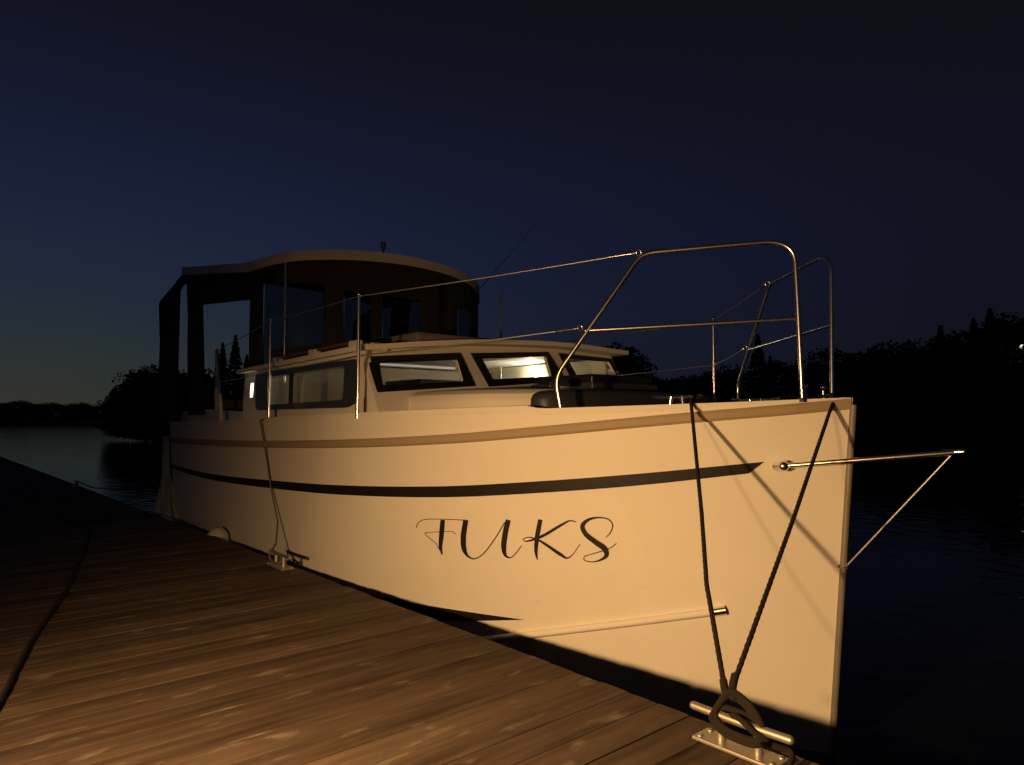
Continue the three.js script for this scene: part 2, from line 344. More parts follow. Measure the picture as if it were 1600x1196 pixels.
  for (const s of [1, -1]) {
    const o = s > 0 ? 0 : 0.06;
    const A = [V3(-2.679, 1.045, 0.622), V3(-2.704, 1.225, 0.604), V3(-2.342, 1.853, 0.87 - o), V3(-2.30, 1.876, 0.90 - o), V3(-1.72, 1.905, 1.325 - o), V3(-1.712, 1.66, 1.332 - o * 0.7), V3(-1.70, 1.08, 1.34)];
    const loop = part(boat, 'pulpit', tube(A.map(p => mir(p, s)), s > 0 ? 0.0125 : 0.0115, { r: [0, 0.07, 0.05, 0.05, 0.16, 0.12, 0], seg: 14, n: 150 }), M.steel);
    part(loop, 'middle_rail', rod(mir(V3(-2.575, 1.472, 0.70 - o * .4), s), mir(V3(-1.711, 1.503, 1.334 - o * .5), s), 0.0105), M.steel);
    for (const q of [V3(-2.679, 1.05, 0.622), V3(-1.70, 1.095, 1.34)]) part(loop, 'base_flange', rod(mir(q.clone().add(V3(0, -0.012, 0)), s), mir(q.clone().add(V3(0, 0.012, 0)), s), 0.026, 0.02, 16), M.steel);
    for (const q of [V3(-2.345, 1.868, 0.872 - o), V3(-2.60, 1.478, 0.688 - o * .4)]) flat(loop, 'wire_eye', [(() => { const g = new THREE.TorusGeometry(0.016, 0.005, 8, 16); const c = mir(q, s); g.rotateX(0.3); g.translate(c.x, c.y + 0.012, c.z); return g; })()], M.steel);
    // stanchions and the two guard wires
    const u1 = s > 0 ? -3.99 : -2.98, v1 = s > 0 ? 0.12 : yc - halfBeam(-2.98, 1.04) + 0.05;
    const top = [V3(-2.36, 1.878, 0.862 - o), V3(u1, 1.778 - (s > 0 ? 0 : 0.04), v1), V3(-5.36, 1.762, 0.10), V3(-6.72, 1.62, 0.12)];
    const low = [V3(-2.615, 1.485, 0.68 - o * .4), V3(u1, 1.40, v1), V3(-5.36, 1.37, 0.10), V3(-6.70, 1.33, 0.12)];
    for (const w of [top, low]) for (let i = 0; i < 3; i++) {
      const a = mir(w[i], s), b = mir(w[i + 1], s), mid = a.clone().lerp(b, 0.5); mid.y -= 0.006;
      const wire = part(boat, 'guard_wire', tube([a, mid, b], 0.0036, { seg: 8, n: 16 }), M.wire);
      if (i === 0) part(wire, 'turnbuckle', rod(a.clone().lerp(b, 0.012), a.clone().lerp(b, 0.085), 0.007, 0.005), M.steel);
    }
    for (const [u, v, yt] of [[u1 + 0.005, v1, s > 0 ? 1.79 : 1.75], [s > 0 ? -5.35 : -6.35, 0.10, s > 0 ? 1.775 : 1.66]]) {
      const yb = sheer(u) + 0.005;
      const st = part(boat, 'stanchion', rod(mir(V3(u, yb, v), s), mir(V3(u, yt, v), s), 0.0105), M.steel);
      part(st, 'socket', rod(mir(V3(u, yb - 0.02, v), s), mir(V3(u, yb + 0.11, v), s), 0.0155), M.steel);
      part(st, 'cap', ball(mir(V3(u, yt, v), s), 0.014), M.steel);
    }
    const rail = part(boat, 'boarding_rail', tube([V3(-6.46, 0.955, 0.115), V3(-6.60, 1.45, 0.125), V3(-6.70, 1.655, 0.14), V3(-6.80, 1.62, 0.17), V3(-6.98, 1.08, 0.24)].map(p => mir(p, s)), 0.0135, { r: [0, 0.1, 0.1, 0.1, 0], n: 70 }), M.steel);
    for (const [a, b] of [[V3(-6.465, 0.965, 0.115), V3(-6.535, 1.22, 0.12)], [V3(-6.975, 1.09, 0.239), V3(-6.905, 1.30, 0.212)]]) part(rail, 'pale_lower_leg', rod(mir(a, s), mir(b, s), 0.019), M.cream);  // lower part of each leg as a thicker cream tube
    // deck cleats at bow and quarter
    const cleat = (u, y, v, L) => { const k = flat(boat, 'deck_cleat', [tube([V3(u - L / 2, y + 0.062, v - 0.0), V3(u - L * .3, y + 0.056, v), V3(u + L * .3, y + 0.056, v), V3(u + L / 2, y + 0.062, v)].map(p => mir(p, s)), 0.0085, { n: 20 }), rod(mir(V3(u - 0.045, y, v), s), mir(V3(u - 0.035, y + 0.06, v), s), 0.013, 0.01), rod(mir(V3(u + 0.045, y, v), s), mir(V3(u + 0.035, y + 0.06, v), s), 0.013, 0.01)], M.steel); return k; };
    cleat(-2.28, 1.062, 1.10, 0.32); cleat(-8.05, 0.93, 0.35, 0.2);
    flat(boat, 'fairlead', [rod(mir(V3(-1.715, 1.09, 1.40), s), mir(V3(-1.715, 1.15, 1.405), s), 0.012, 0.009), ball(mir(V3(-1.715, 1.165, 1.405), s), 0.016, 0.7)], M.steel);
  }
}
// ---- fore trunk, wheelhouse
{
  const trunk = grid(40, 40, (a, b) => {               // a low rounded box running forward from the windscreen
    const th = 2 * Math.PI * a, cs = Math.cos(th), sn = Math.sin(th), sq = (x, n) => Math.sign(x) * Math.pow(Math.abs(x), n);
    const ring = [[1.03, 0], [1, 0.25], [0.985, 0.6], [0.965, 0.8], [0.91, 0.94], [0.8, 1.0], [0.4, 1.06], [0.0, 1.08]];
    const f = b * (ring.length - 1), i = Math.min(ring.length - 2, Math.floor(f)), t = f - i, R = ring[i][0] * (1 - t) + ring[i + 1][0] * t, h = ring[i][1] * (1 - t) + ring[i + 1][1] * t;
    return V3(-3.76 + 0.92 * R * sq(cs, 0.55) * (1 - 0.0 * Math.abs(sn)), 1.0 + 0.19 * h, yc + 1.05 * R * sq(sn, 0.6) * (1 - 0.22 * Math.max(0, cs)));
  });
  const t = part(boat, 'fore_trunk', trunk, M.gel);
  part(boat, 'trunk_front_shade', grid(40, 24, (a, b) => {  // added dark roll: its colour stands in for the unlit trunk front
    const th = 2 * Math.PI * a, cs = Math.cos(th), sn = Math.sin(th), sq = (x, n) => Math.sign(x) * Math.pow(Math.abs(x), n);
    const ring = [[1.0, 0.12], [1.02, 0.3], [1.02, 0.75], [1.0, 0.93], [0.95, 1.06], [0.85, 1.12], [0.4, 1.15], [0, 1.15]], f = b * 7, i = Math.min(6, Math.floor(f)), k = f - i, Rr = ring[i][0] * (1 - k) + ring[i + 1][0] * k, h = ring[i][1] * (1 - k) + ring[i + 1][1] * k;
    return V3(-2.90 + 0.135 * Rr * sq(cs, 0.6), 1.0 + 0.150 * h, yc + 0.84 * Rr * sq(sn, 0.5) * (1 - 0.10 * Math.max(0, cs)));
  }), M.shadeAndRim, { label: 'dark roll added as the shade on the front of the fore trunk' });
  part(t, 'hatch', box(-3.0, -3.52, 1.2, 1.285, 1.22, 1.82, 0.02), M.blackGlass);
  part(t, 'hatch_rim', box(-2.97, -3.55, 1.18, 1.235, 1.19, 1.85, 0.015), M.shadeAndRim);
  part(t, 'vent_cowl', (() => { const g = new THREE.LatheGeometry([[0, 0.05], [0.04, 0.045], [0.06, 0.02], [0.065, 0]].map(p => new THREE.Vector2(...p)), 20); g.translate(-3.05, 1.195, -0.98); return g; })(), M.steel);
}
const frontU = (y, d = 0) => -3.98 - 0.58 * (y - 1.18) + d;
const W = [
  { outer: [[.252, 1.172], [1.072, 1.239], [1.044, 1.487], [.247, 1.408]], inner: [[.303, 1.216], [.985, 1.269], [1.0, 1.432], [.326, 1.369]] },
  { outer: [[1.203, 1.238], [2.042, 1.308], [1.975, 1.553], [1.145, 1.489]], inner: [[1.262, 1.293], [1.905, 1.343], [1.936, 1.513], [1.232, 1.454]] },
  { outer: [[2.125, 1.295], [2.765, 1.30], [2.75, 1.54], [2.10, 1.552]], inner: [[2.20, 1.345], [2.735, 1.345], [2.712, 1.51], [2.177, 1.505]] },
];
const roofEdge = spline([[3, 1.585], [2.8, 1.585], [2.07, 1.603], [1.19, 1.565], [.625, 1.51], [.2, 1.458], [0, 1.45]].map(p => p));
{
  const fm = (x, y, z) => V3(frontU(y, z), y, x);
  // front wall with three window openings
  const topPts = []; for (let i = 0; i <= 12; i++) { const v = 2.78 - 2.56 * i / 12; topPts.push([v, roofEdge(v) - 0.012]); }
  const wall = part(boat, 'cabin_front', plate([[.22, 1.0], [2.78, 1.0], ...topPts], W.map(w => w.inner.map(p => p)), 0.03, (x, y, z) => fm(x, y, z - 0.03), 0), M.gel);
  for (const w of W) {
    const fr = part(wall, 'window', plate(roundPoly(w.outer, 0.008), [roundPoly(w.inner, 0.014)], 0.008, (x, y, z) => fm(x, y, z + 0.003), 0.002), M.blackGlass);
  }
  for (const w of W) {
    const c = [0, 1].map(k => w.inner.reduce((s, p) => s + p[k], 0) / 4), big = w.inner.map(p => [c[0] + (p[0] - c[0]) * 1.02, c[1] + (p[1] - c[1]) * 1.04]);
    part(wall, 'pane', plate(big, [], 0.001, (x, y, z) => fm(x, y, z * 0 - 0.008), 0), M.glass);
  }
  // side walls
  for (const s of [1, -1]) {
    const sm = (x, y, z) => V3(x, y, s > 0 ? .22 + z + (y - 1) * 0.05 : 2.78 - z - (y - 1) * 0.05);
    const win = [[-4.20, 1.40], [-4.165, 1.115], [-4.29, 1.078], [-5.92, 1.075], [-5.98, 1.39]];
    const inn = [[-4.37, 1.365], [-4.37, 1.13], [-5.70, 1.115], [-5.74, 1.345]];
    const port = [[-6.03, 1.31], [-6.03, 1.185], [-6.10, 1.185], [-6.10, 1.31]];
    const sw = part(boat, 'cabin_side', plate([[-3.90, 0.95], [-4.09, 1.40], [-4.13, 1.452], [-6.25, 1.405], [-6.25, 0.93]], [roundPoly(inn, 0.03), port], 0.025, sm, 0), M.gel);
    part(sw, 'window', plate(roundPoly(win, 0.05), [roundPoly(inn, 0.03)], 0.008, (x, y, z) => sm(x, y, -z - 0.003), 0.002), M.acrylic);
    part(sw, 'pane', plate(inn, [], 0.001, (x, y, z) => sm(x, y, 0.004), 0), M.glass);
    part(sw, 'mullion', plate([[-5.28, 1.36], [-5.22, 1.36], [-5.20, 1.12], [-5.26, 1.12]], [], 0.01, (x, y, z) => sm(x, y, -z - 0.001), 0), M.blackGlass);
  }
  // roof slab with cambered top and trim
  const rf = (a, b, dy, grow) => { const v = 0.2 - grow + (2.6 + 2 * grow) * b, u = -4.11 + 0.04 + grow - (2.2 + grow) * a + 0.0; const ye = roofEdge(Math.max(.2, Math.min(2.8, v))); return V3(u, ye + (1.41 - 1.458) * a + dy - 0.0, v); };
  const roofGeo = [grid(20, 24, (a, b) => rf(a, b, 0.022, 0.03)), grid(20, 24, (a, b) => rf(a, b, -0.014, 0.03)),
    grid(24, 1, (a, b) => rf(0, a, -0.014 + 0.036 * b, 0.03)), grid(24, 1, (a, b) => rf(1, a, -0.014 + 0.036 * b, 0.03)), grid(20, 1, (a, b) => rf(a, 0, -0.014 + 0.036 * b, 0.03)), grid(20, 1, (a, b) => rf(a, 1, -0.014 + 0.036 * b, 0.03))];
  const roof = flat(boat, 'cabin_roof', roofGeo, M.gel);
  // teak grab rail on white blocks, and the sliding hatch
  for (const s of [1, -1]) {
    const sv = v => s > 0 ? v : 3 - v, y0 = u => (s > 0 ? 1.49 : 1.615) + (u + 4.1) * 0.022;
    const r = part(roof, 'grab_rail', tube([V3(-4.28, y0(-4.28) + 0.04, sv(.27)), V3(-5.0, y0(-5) + 0.04, sv(.27)), V3(-5.7, y0(-5.7) + 0.04, sv(.27))], 0.013, { n: 20 }), M.teak);
    for (const u of [-4.30, -4.93, -5.6]) part(r, 'block', box(u - 0.06, u + 0.06, y0(u) - 0.02, y0(u) + 0.048, sv(.245), sv(.295), 0.01), M.gel);
  }
  part(roof, 'corner_block', box(-4.19, -4.09, 1.45, 1.505, .27, .40, 0.012), M.gel);
  part(roof, 'sliding_hatch', box(-4.35, -5.35, 1.56, 1.645, .80, 2.25, 0.02), M.lining);
  // inside: cream walls, dark settle, valance, wall lamp, aft bulkhead
  part(boat, 'cabin_bulkhead', plate([[.26, 0.75], [2.74, 0.75], ...[2.74, 2.3, 1.8, 1.3, .8, .26].map(v => [v, roofEdge(v) - 0.068])], [], 0.03, (x, y, z) => V3(-6.19 + z, y, x), 0), M.cream);
  part(boat, 'cabin_lining', box(-4.2, -6.15, 0.75, 1.535, 2.70, 2.73, 0.004), M.cream);
  part(boat, 'cabin_floor', box(-4.0, -6.2, 0.70, 0.74, .26, 2.74, 0.004), M.teak);
  part(boat, 'cupboard', box(-5.3, -5.9, 0.75, 1.36, 1.45, 2.30, 0.01), M.cabinDark);
  part(boat, 'valance', box(-4.95, -5.05, 1.42, 1.46, .75, 1.62, 0.005), M.cream);
  part(boat, 'strip_light', box(-4.935, -4.949, 1.432, 1.447, .78, 1.58, 0.002), new THREE.MeshStandardMaterial({ color: col(0.8, 0.8, 0.8), emissive: col(1, 0.92, 0.78), emissiveIntensity: 0.32, roughness: 0.6 }));
  part(boat, 'cabin_panel', box(-4.7, -5.1, 0.75, 1.40, 1.75, 1.80, 0.005), M.cream);
}
// ---- cockpit coaming, canopy
{
  for (const s of [1, -1]) {
    const sv = v => s > 0 ? v : 3 - v;
    part(boat, 'coaming', plate([[-6.27, .92], [-6.27, 1.06], [-7.6, 1.10], [-8.4, 1.08], [-8.6, .92]], [], 0.05, (x, y, z) => V3(x, y, sv(.24 + z + Math.max(0, -7 - x) * 0.07)), 0.004), M.gel);
  }
  part(boat, 'aft_bulkhead', box(-6.22, -6.255, 0.9, 1.40, .25, 2.75, 0.004), M.gel);
  part(boat, 'cockpit_seat', box(-7.9, -8.5, 0.9, 1.22, .5, 2.5, 0.04), M.lining);
  part(boat, 'helm_console', box(-6.3, -6.7, 0.9, 1.52, 1.7, 2.6, 0.04), M.canvas);
  // hardtop: slab with curved front, rising aft
  const frontPlan = spline([[3, -6.4], [2.8, -6.15], [2.45, -5.74], [2.0, -5.5], [1.5, -5.40], [1.0, -5.40], [.6, -5.46], [.3, -5.62], [.2, -6.0], [0, -6.4]]);
  const roofY = (u, v) => { const c = 1 - Math.pow((v - 1.5) / 1.32, 2); return 2.362 + 0.115 * Math.max(-.2, c) + Math.max(0, -6.1 - u) * 0.142; };
  const rp = (a, b, dy, g) => { const v = .2 - g + (2.6 + 2 * g) * b, uF = frontPlan(Math.max(0, Math.min(3, v))) + g, u = uF + (-8.08 - uF) * a; return V3(u, roofY(u, v) + dy, v); };
  const slab = [grid(24, 40, (a, b) => rp(a, b, 0.0, 0)), grid(40, 3, (a, b) => rp(0, a, -0.085 * b, 0)), grid(40, 3, (a, b) => rp(1, a, -0.085 * b, 0)), grid(24, 3, (a, b) => rp(a, 0, -0.085 * b, 0)), grid(24, 3, (a, b) => rp(a, 1, -0.085 * b, 0))];
  const top = flat(boat, 'hardtop', slab, M.hardtop);
  part(top, 'lining', grid(24, 40, (a, b) => rp(a, b, -0.08, -0.01)), M.lining);
  // mast light and whip aerial
  const ay = roofY(-5.75, 1.3);
  flat(top, 'anchor_light', [rod(V3(-5.75, ay - 0.01, 1.33), V3(-5.75, ay + 0.03, 1.33), 0.035, 0.02), rod(V3(-5.75, ay, 1.33), V3(-5.75, ay + 0.13, 1.33), 0.009), rod(V3(-5.75, ay + 0.12, 1.33), V3(-5.75, ay + 0.19, 1.33), 0.022, 0.026)], M.post);
  part(top, 'whip_aerial', rod(V3(-6.2, roofY(-6.2, 2.75) - 0.02, 2.74), V3(-6.2, 3.37, 3.72), 0.006, 0.002, 8), M.post);
  // canvas: ribbons hung along the edge of the hardtop
  const path = [[-8.95, .30], [-8.1, .24], [-7.0, .23], [-6.2, .23], [-5.98, .235], [-5.80, .26], [-5.65, .33], [-5.55, .46], [-5.49, .65], [-5.44, .9], [-5.43, 1.2], [-5.435, 1.5], [-5.48, 1.8], [-5.56, 2.1], [-5.7, 2.35], [-5.9, 2.58], [-6.2, 2.77], [-7.0, 2.77], [-8.1, 2.76], [-8.95, 2.70]].map(p => V3(p[0], 0, p[1]));
  const curve = new THREE.CatmullRomCurve3(path, false, 'centripetal'); curve.arcLengthDivisions = 800;
  const N = 800, samp = curve.getPoints(N);
  const sAt = u => { let k = 0; while (k < N && samp[k].x < u && samp[k].z > -1.3) k++; return k / N; };          // starboard side, by u
  const sFront = v => { let k = 0; while (k < N && -samp[k].z < v) k++; return k / N; };                           // front, by v
  const P = s => samp[Math.round(Math.max(0, Math.min(1, s)) * N)];
  const hang = (s0, s1, y0, y1, n = 30, wave = 0.006) => {
    const f = (a, b, o) => { const s = s0 + (s1 - s0) * a, p = P(s), yt = typeof y1 === 'function' ? y1(s, p) : y1, yb = typeof y0 === 'function' ? y0(s, p) : y0; return new THREE.Vector3(p.x + wave * Math.sin(s * 190 + b * 3), yb + (yt - yb) * b, p.z + o + wave * Math.sin(s * 150 + b * 4)); };
    return grid(n, 6, (a, b) => f(a, b, 0));
  };
  const under = (s, p) => roofY(p.x, -p.z) - 0.06;
  const foot = (s, p) => p.x < -6.25 ? 1.10 : roofEdge(Math.max(.2, Math.min(2.8, -p.z))) + 0.02 + (p.x + 4.1) * 0.022;
  const canopy = flat(boat, 'canopy', [
    hang(sAt(-7.88), sAt(-6.1), (s, p) => 2.17 - (p.x + 7.55) * 0.09, under),                    // header over the side opening
    hang(sAt(-6.14), sAt(-5.86), foot, under, 10), hang(sAt(-5.74), sFront(.72), (s, p) => 2.13, under), hang(sAt(-5.74), sFront(.72), foot, (s, p) => foot(s, p) + 0.13),
    hang(sFront(.62), sFront(.78), foot, under, 12), hang(sFront(.7), sFront(2.66), (s, p) => 2.09, under), hang(sFront(.7), sFront(2.66), foot, (s, p) => foot(s, p) + 0.10),
    hang(sFront(1.02), sFront(1.14), foot, under, 8), hang(sFront(1.55), sFront(2.05), foot, under, 14), hang(sFront(2.3), sFront(2.7), foot, under, 14),
  ], M.canvas);
  // aft flaps: the roof's aft slope over the cockpit, its post of rolled canvas, second narrow strip
  for (const s of [1, -1]) {
    const sv = v => s > 0 ? v : 3 - v;
    part(canopy, 'side_curtain', plate([[-8.93, 1.0], [-8.985, 1.9], [-9.0, 2.36], [-8.94, 2.40], [-8.06, 2.60], [-7.86, 2.60], [-7.93, 2.48], [-8.20, 2.47], [-8.25, 2.41], [-8.22, 1.0]], [], 0.02, (x, y, z) => V3(x, y, sv(.235 + z + 0.03 * Math.sin(y * 5) * (x < -8.2 ? 1 : 0))), 0.003), M.canvas);
    part(canopy, 'rolled_strip', plate([[-7.93, 2.50], [-7.54, 2.50], [-7.56, 2.15], [-7.48, 1.6], [-7.42, 1.05], [-7.86, 1.05], [-7.86, 1.7], [-7.95, 2.1]], [], 0.03, (x, y, z) => V3(x, y, sv(.23 + z + 0.015 * Math.sin(y * 7))), 0.006), M.canvas);
  }
  part(canopy, 'aft_flap', grid(10, 24, (a, b) => { const v = .245 + 2.51 * b, u = -8.06 - 0.40 * a; return V3(u, roofY(-8.06, v) - 0.03 - 0.07 * a, v); }), M.canvas);
  // clear panels
  part(canopy, 'clear_panel', hang(sAt(-5.86), sAt(-5.74), foot, 2.16, 6, 0), M.vinyl);
  part(canopy, 'clear_panel', hang(sAt(-5.74), sFront(.62), (s, p) => foot(s, p) + 0.13, 2.14, 24, 0), M.vinyl);
  for (const [a, b] of [[.78, 1.02], [1.14, 1.55], [2.05, 2.3]]) part(canopy, 'clear_panel', hang(sFront(a), sFront(b), (s, p) => foot(s, p) + 0.10, 2.10, 14, 0), M.vinyl);
  for (const [u, v, y] of [[-5.62, .30, 1.3], [-6.2, .26, 1.3], [-8.7, .30, 1.0]]) for (const s of [1, -1]) part(canopy, 'frame_tube', rod(V3(u, y, s > 0 ? v + .03 : 2.97 - v), V3(u, u < -8.5 ? 2.35 : roofY(u, v) - 0.06, s > 0 ? v + .03 : 2.97 - v), 0.0125), M.steel);
}
// ---- cabin lights: the lamp on the port wall and the bright porthole
const lampGlow = (r, g, b, k) => new THREE.MeshStandardMaterial({ color: col(0.8, 0.8, 0.8), emissive: col(r, g, b), emissiveIntensity: k, roughness: 0.6, side: THREE.DoubleSide });
{
  const lamp = part(boat, 'cabin_lamp', rod(V3(-5.12, 1.34, 2.64), V3(-5.12, 1.47, 2.64), 0.03, 0.03, 18), lampGlow(1, 0.88, 0.66, 0.8));
  const L = new THREE.PointLight(col(1, 0.90, 0.68), 0.42, 0, 2); L.position.copy(V3(-5.12, 1.40, 2.64)); L.shadow.radius = 1.5; L.castShadow = true; scene.add(L);
  part(boat, 'porthole_light', box(-6.02, -6.11, 1.18, 1.315, .262, .27, 0.003), lampGlow(1, 0.93, 0.72, 1.4));
  const L2 = new THREE.PointLight(col(1, 0.9, 0.65), 0.03, 0, 2); L2.position.copy(V3(-6.065, 1.25, .255)); L2.castShadow = true; scene.add(L2);
}

// ---------------------------------------------------------------- mooring gear
function dockCleat(label, u, v = -0.1) {
  const g = group('dock_cleat', V3(u, 0, v), { label, category: 'cleat', group: 'mooring cleats along the pontoon edge' });
  part(g, 'base_plate', box(u - 0.14, u + 0.14, 0.001, 0.013, v - 0.045, v + 0.045, 0.004), M.galv);
  for (const d of [-0.062, 0.062]) part(g, 'post', rod(V3(u + d, 0.01, v), V3(u + d, 0.075, v), 0.014, 0.012, 14), M.galv);
  part(g, 'horn', mergeGeometries([tube([V3(u - 0.162, 0.086, v), V3(u, 0.084, v), V3(u + 0.162, 0.086, v)], 0.0125, { n: 24 }), ball(V3(u - 0.162, 0.086, v), 0.0124), ball(V3(u + 0.162, 0.086, v), 0.0124)].map(x => x.toNonIndexed())), M.galv);
  for (const [a, b] of [[-0.12, -0.028], [0.12, -0.028], [-0.12, 0.028], [0.12, 0.028]]) part(g, 'bolt', (() => { const q = new THREE.SphereGeometry(0.010, 12, 8); q.scale(1, 0.6, 1); const p = V3(u + a, 0.014, v + b); q.translate(p.x, p.y, p.z); return q; })(), M.galv);
  return g;
}
const bowCleat = -1.195;
dockCleat('steel horn cleat at the pontoon edge with both dark bow lines looped on it', bowCleat, -0.105);
dockCleat('small steel horn cleat beside the middle of the hull holding the thin line', -4.66, -0.085);
dockCleat('far dim cleat at the pontoon edge behind the stern with the stern line', -12.1, -0.06);
function rope(name, label, pts, r, mat, at, extra = [], sag = 0) {
  const g = group(name, at, { label, category: 'rope' });
  const P = [];
  for (let i = 0; i < pts.length - 1; i++) for (let k = 0; k < 6; k++) { const p = pts[i].clone().lerp(pts[i + 1], k / 6); P.push(p); }
  P.push(pts[pts.length - 1]);
  if (sag) { const n = P.length - 1; P.forEach((p, i) => { p.y -= sag * 4 * (i / n) * (1 - i / n); }); }
  // laid rope: a three-lobed twisting section
  const c = new THREE.CatmullRomCurve3(P, false, 'centripetal'), n = Math.min(420, Math.ceil(c.getLength() / 0.006));
  const tg = new THREE.TubeGeometry(c, n, r, 10, false), ps = tg.attributes.position, fr = c.getSpacedPoints(n);
  for (let i = 0; i <= n; i++) for (let j = 0; j <= 10; j++) { const k = i * 11 + j, o = fr[i], q = new THREE.Vector3(ps.getX(k), ps.getY(k), ps.getZ(k)).sub(o).multiplyScalar(1 + 0.13 * Math.cos(3 * (j / 10 * 2 * Math.PI - i * 0.42))); ps.setXYZ(k, o.x + q.x, o.y + q.y, o.z + q.z); }
  tg.computeVertexNormals();
  part(g, 'line', tg, mat);
  for (const [nm, e, rad, closed] of extra) part(g, nm, new THREE.TubeGeometry(new THREE.CatmullRomCurve3(e, closed, 'centripetal'), 90, rad, 12, closed), mat);
  return g;
}
const eye = (o, dv) => [V3(-1.232 + o, 0.152, dv), V3(-1.262 + o, 0.112, dv - 0.012), V3(-1.275 + o, 0.078, dv - 0.022), V3(-1.250 + o, 0.050, dv - 0.026), V3(-1.19, 0.040, dv - 0.026), V3(-1.128 + o, 0.046, dv - 0.022), V3(-1.120 + o, 0.066, dv - 0.008), V3(-1.15 + o, 0.108, dv + 0.006), V3(-1.195 + o, 0.140, dv + 0.008)];
const turn = o => [V3(-1.275 + o, 0.085, -0.128), V3(-1.26 + o, 0.108, -0.105), V3(-1.20, 0.108, -0.090), V3(-1.13 + o, 0.090, -0.086), V3(-1.105 + o, 0.066, -0.105), V3(-1.125 + o, 0.078, -0.126), V3(-1.19, 0.105, -0.122), V3(-1.25 + o, 0.075, -0.085), V3(-1.28 + o, 0.062, -0.108)];
rope('bow_line', 'dark bow line from the side deck cleat down to the pontoon cleat',
  [V3(-2.16, 1.122, 1.10), V3(-2.125, 1.112, 1.03), V3(-2.095, 1.085, 0.965), V3(-1.70, 0.61, 0.46), V3(-1.50, 0.40, 0.19), V3(-1.245, 0.155, -0.098)], 0.0084, M.rope, V3(-1.24, 0.15, -0.1),
  [['eye_loop', eye(0, -0.098), 0.0095, true], ['cleat_turn', turn(0), 0.009, true], ['whipping', [V3(-1.27, 0.18, -0.07), V3(-1.25, 0.16, -0.092), V3(-1.235, 0.14, -0.1)], 0.0125, false]], 0);
rope('bow_line', 'dark bow line running from the stem head down to the pontoon cleat',
  [V3(-1.75, 1.12, 1.62), V3(-1.64, 1.124, 1.52), V3(-1.60, 1.10, 1.465), V3(-1.41, 0.62, 0.68), V3(-1.225, 0.165, -0.10)], 0.0084, M.rope, V3(-1.22, 0.15, -0.1),
  [['eye_loop', eye(0.006, -0.100).map(p => p.clone().add(V3(0, 0.014, 0))), 0.0095, true], ['tail', [V3(-1.09, 0.05, -0.10), V3(-1.05, 0.035, -0.07), V3(-1.03, 0.012, -0.12), V3(-0.99, 0.011, -0.17), V3(-0.96, 0.011, -0.13), V3(-0.985, 0.012, -0.09), V3(-1.02, 0.013, -0.11)], 0.009, false], ['whipping', [V3(-1.24, 0.2, -0.05), V3(-1.228, 0.17, -0.085), V3(-1.215, 0.14, -0.1)], 0.0125, false]], 0);
rope('spring_line', 'thin line hanging down the middle of the hull to the pontoon cleat',
  [V3(-5.36, 1.02, .13), V3(-5.42, 0.99, .06), V3(-5.38, 0.78, 0.085), V3(-5.33, 0.5, 0.112), V3(-5.15, 0.24, 0.10), V3(-4.93, 0.12, 0.0), V3(-4.79, 0.095, -0.085)], 0.006, M.paleRope, V3(-4.8, 0.09, -0.085),
  [['eye_loop', [V3(-4.80, 0.10, -0.085), V3(-4.80, 0.075, -0.06), V3(-4.72, 0.03, -0.05), V3(-4.62, 0.03, -0.06), V3(-4.60, 0.05, -0.09), V3(-4.64, 0.035, -0.115), V3(-4.72, 0.035, -0.115), V3(-4.79, 0.07, -0.105)], 0.008, true]], 0);
rope('stern_line', 'thin dark stern line from far cleat over the water to the stern', [V3(-12.1, 0.085, -0.06), V3(-11.4, 0.06, 0.02), V3(-9.1, 0.16, 0.36), V3(-8.76, 0.30, 0.52)], 0.008, M.rope, V3(-12.1, 0.08, -0.06), [], 0.03);
{ // fender between hull and pontoon, hung on a lanyard
  const c = V3(-6.38, -0.13, 0.075), g = group('fender', V3(-6.38, -0.33, 0.075), { label: 'pale round topped fender squeezed between hull and pontoon edge', category: 'fender' });
  const prof = [[0, -0.27], [0.05, -0.265], [0.085, -0.22], [0.095, -0.15], [0.095, 0.08], [0.085, 0.13], [0.055, 0.165], [0.025, 0.18], [0, 0.184]].map(p => new THREE.Vector2(...p));
  const geo = new THREE.LatheGeometry(prof, 26); geo.translate(c.x, c.y, c.z); part(g, 'body', geo, M.fender);
  part(g, 'valve', (() => { const q = new THREE.CylinderGeometry(0.009, 0.011, 0.008, 12); q.translate(c.x, c.y + 0.187, c.z); return q; })(), M.black);
}
{ // pale cloth bunched at the stern corner
  const g = group('cloth', V3(-8.9, -0.1, 0.3), { label: 'pale cloth hanging in folds at the stern corner of the boat', category: 'cloth' });
  part(g, 'fabric', grid(48, 40, (a, b) => {
    const t = a * 2 * Math.PI, y = 0.80 - 0.92 * b, wid = 0.07 + 0.03 * b + 0.20 * Math.pow(Math.max(0, b - 0.45) / 0.55, 1.5), cu = -8.98 + 0.16 * b + 0.16 * Math.pow(b, 2);
    const f = 1 + 0.16 * Math.sin(5 * t + 4 * b) * (0.3 + b) + 0.08 * Math.sin(9 * t - 3 * b);
    return V3(cu + wid * f * Math.cos(t), y - 0.05 * Math.pow(b, 3) * Math.sin(2 * t), 0.33 - 0.06 * b + 0.45 * wid * f * Math.sin(t));
  }), M.cloth);
}
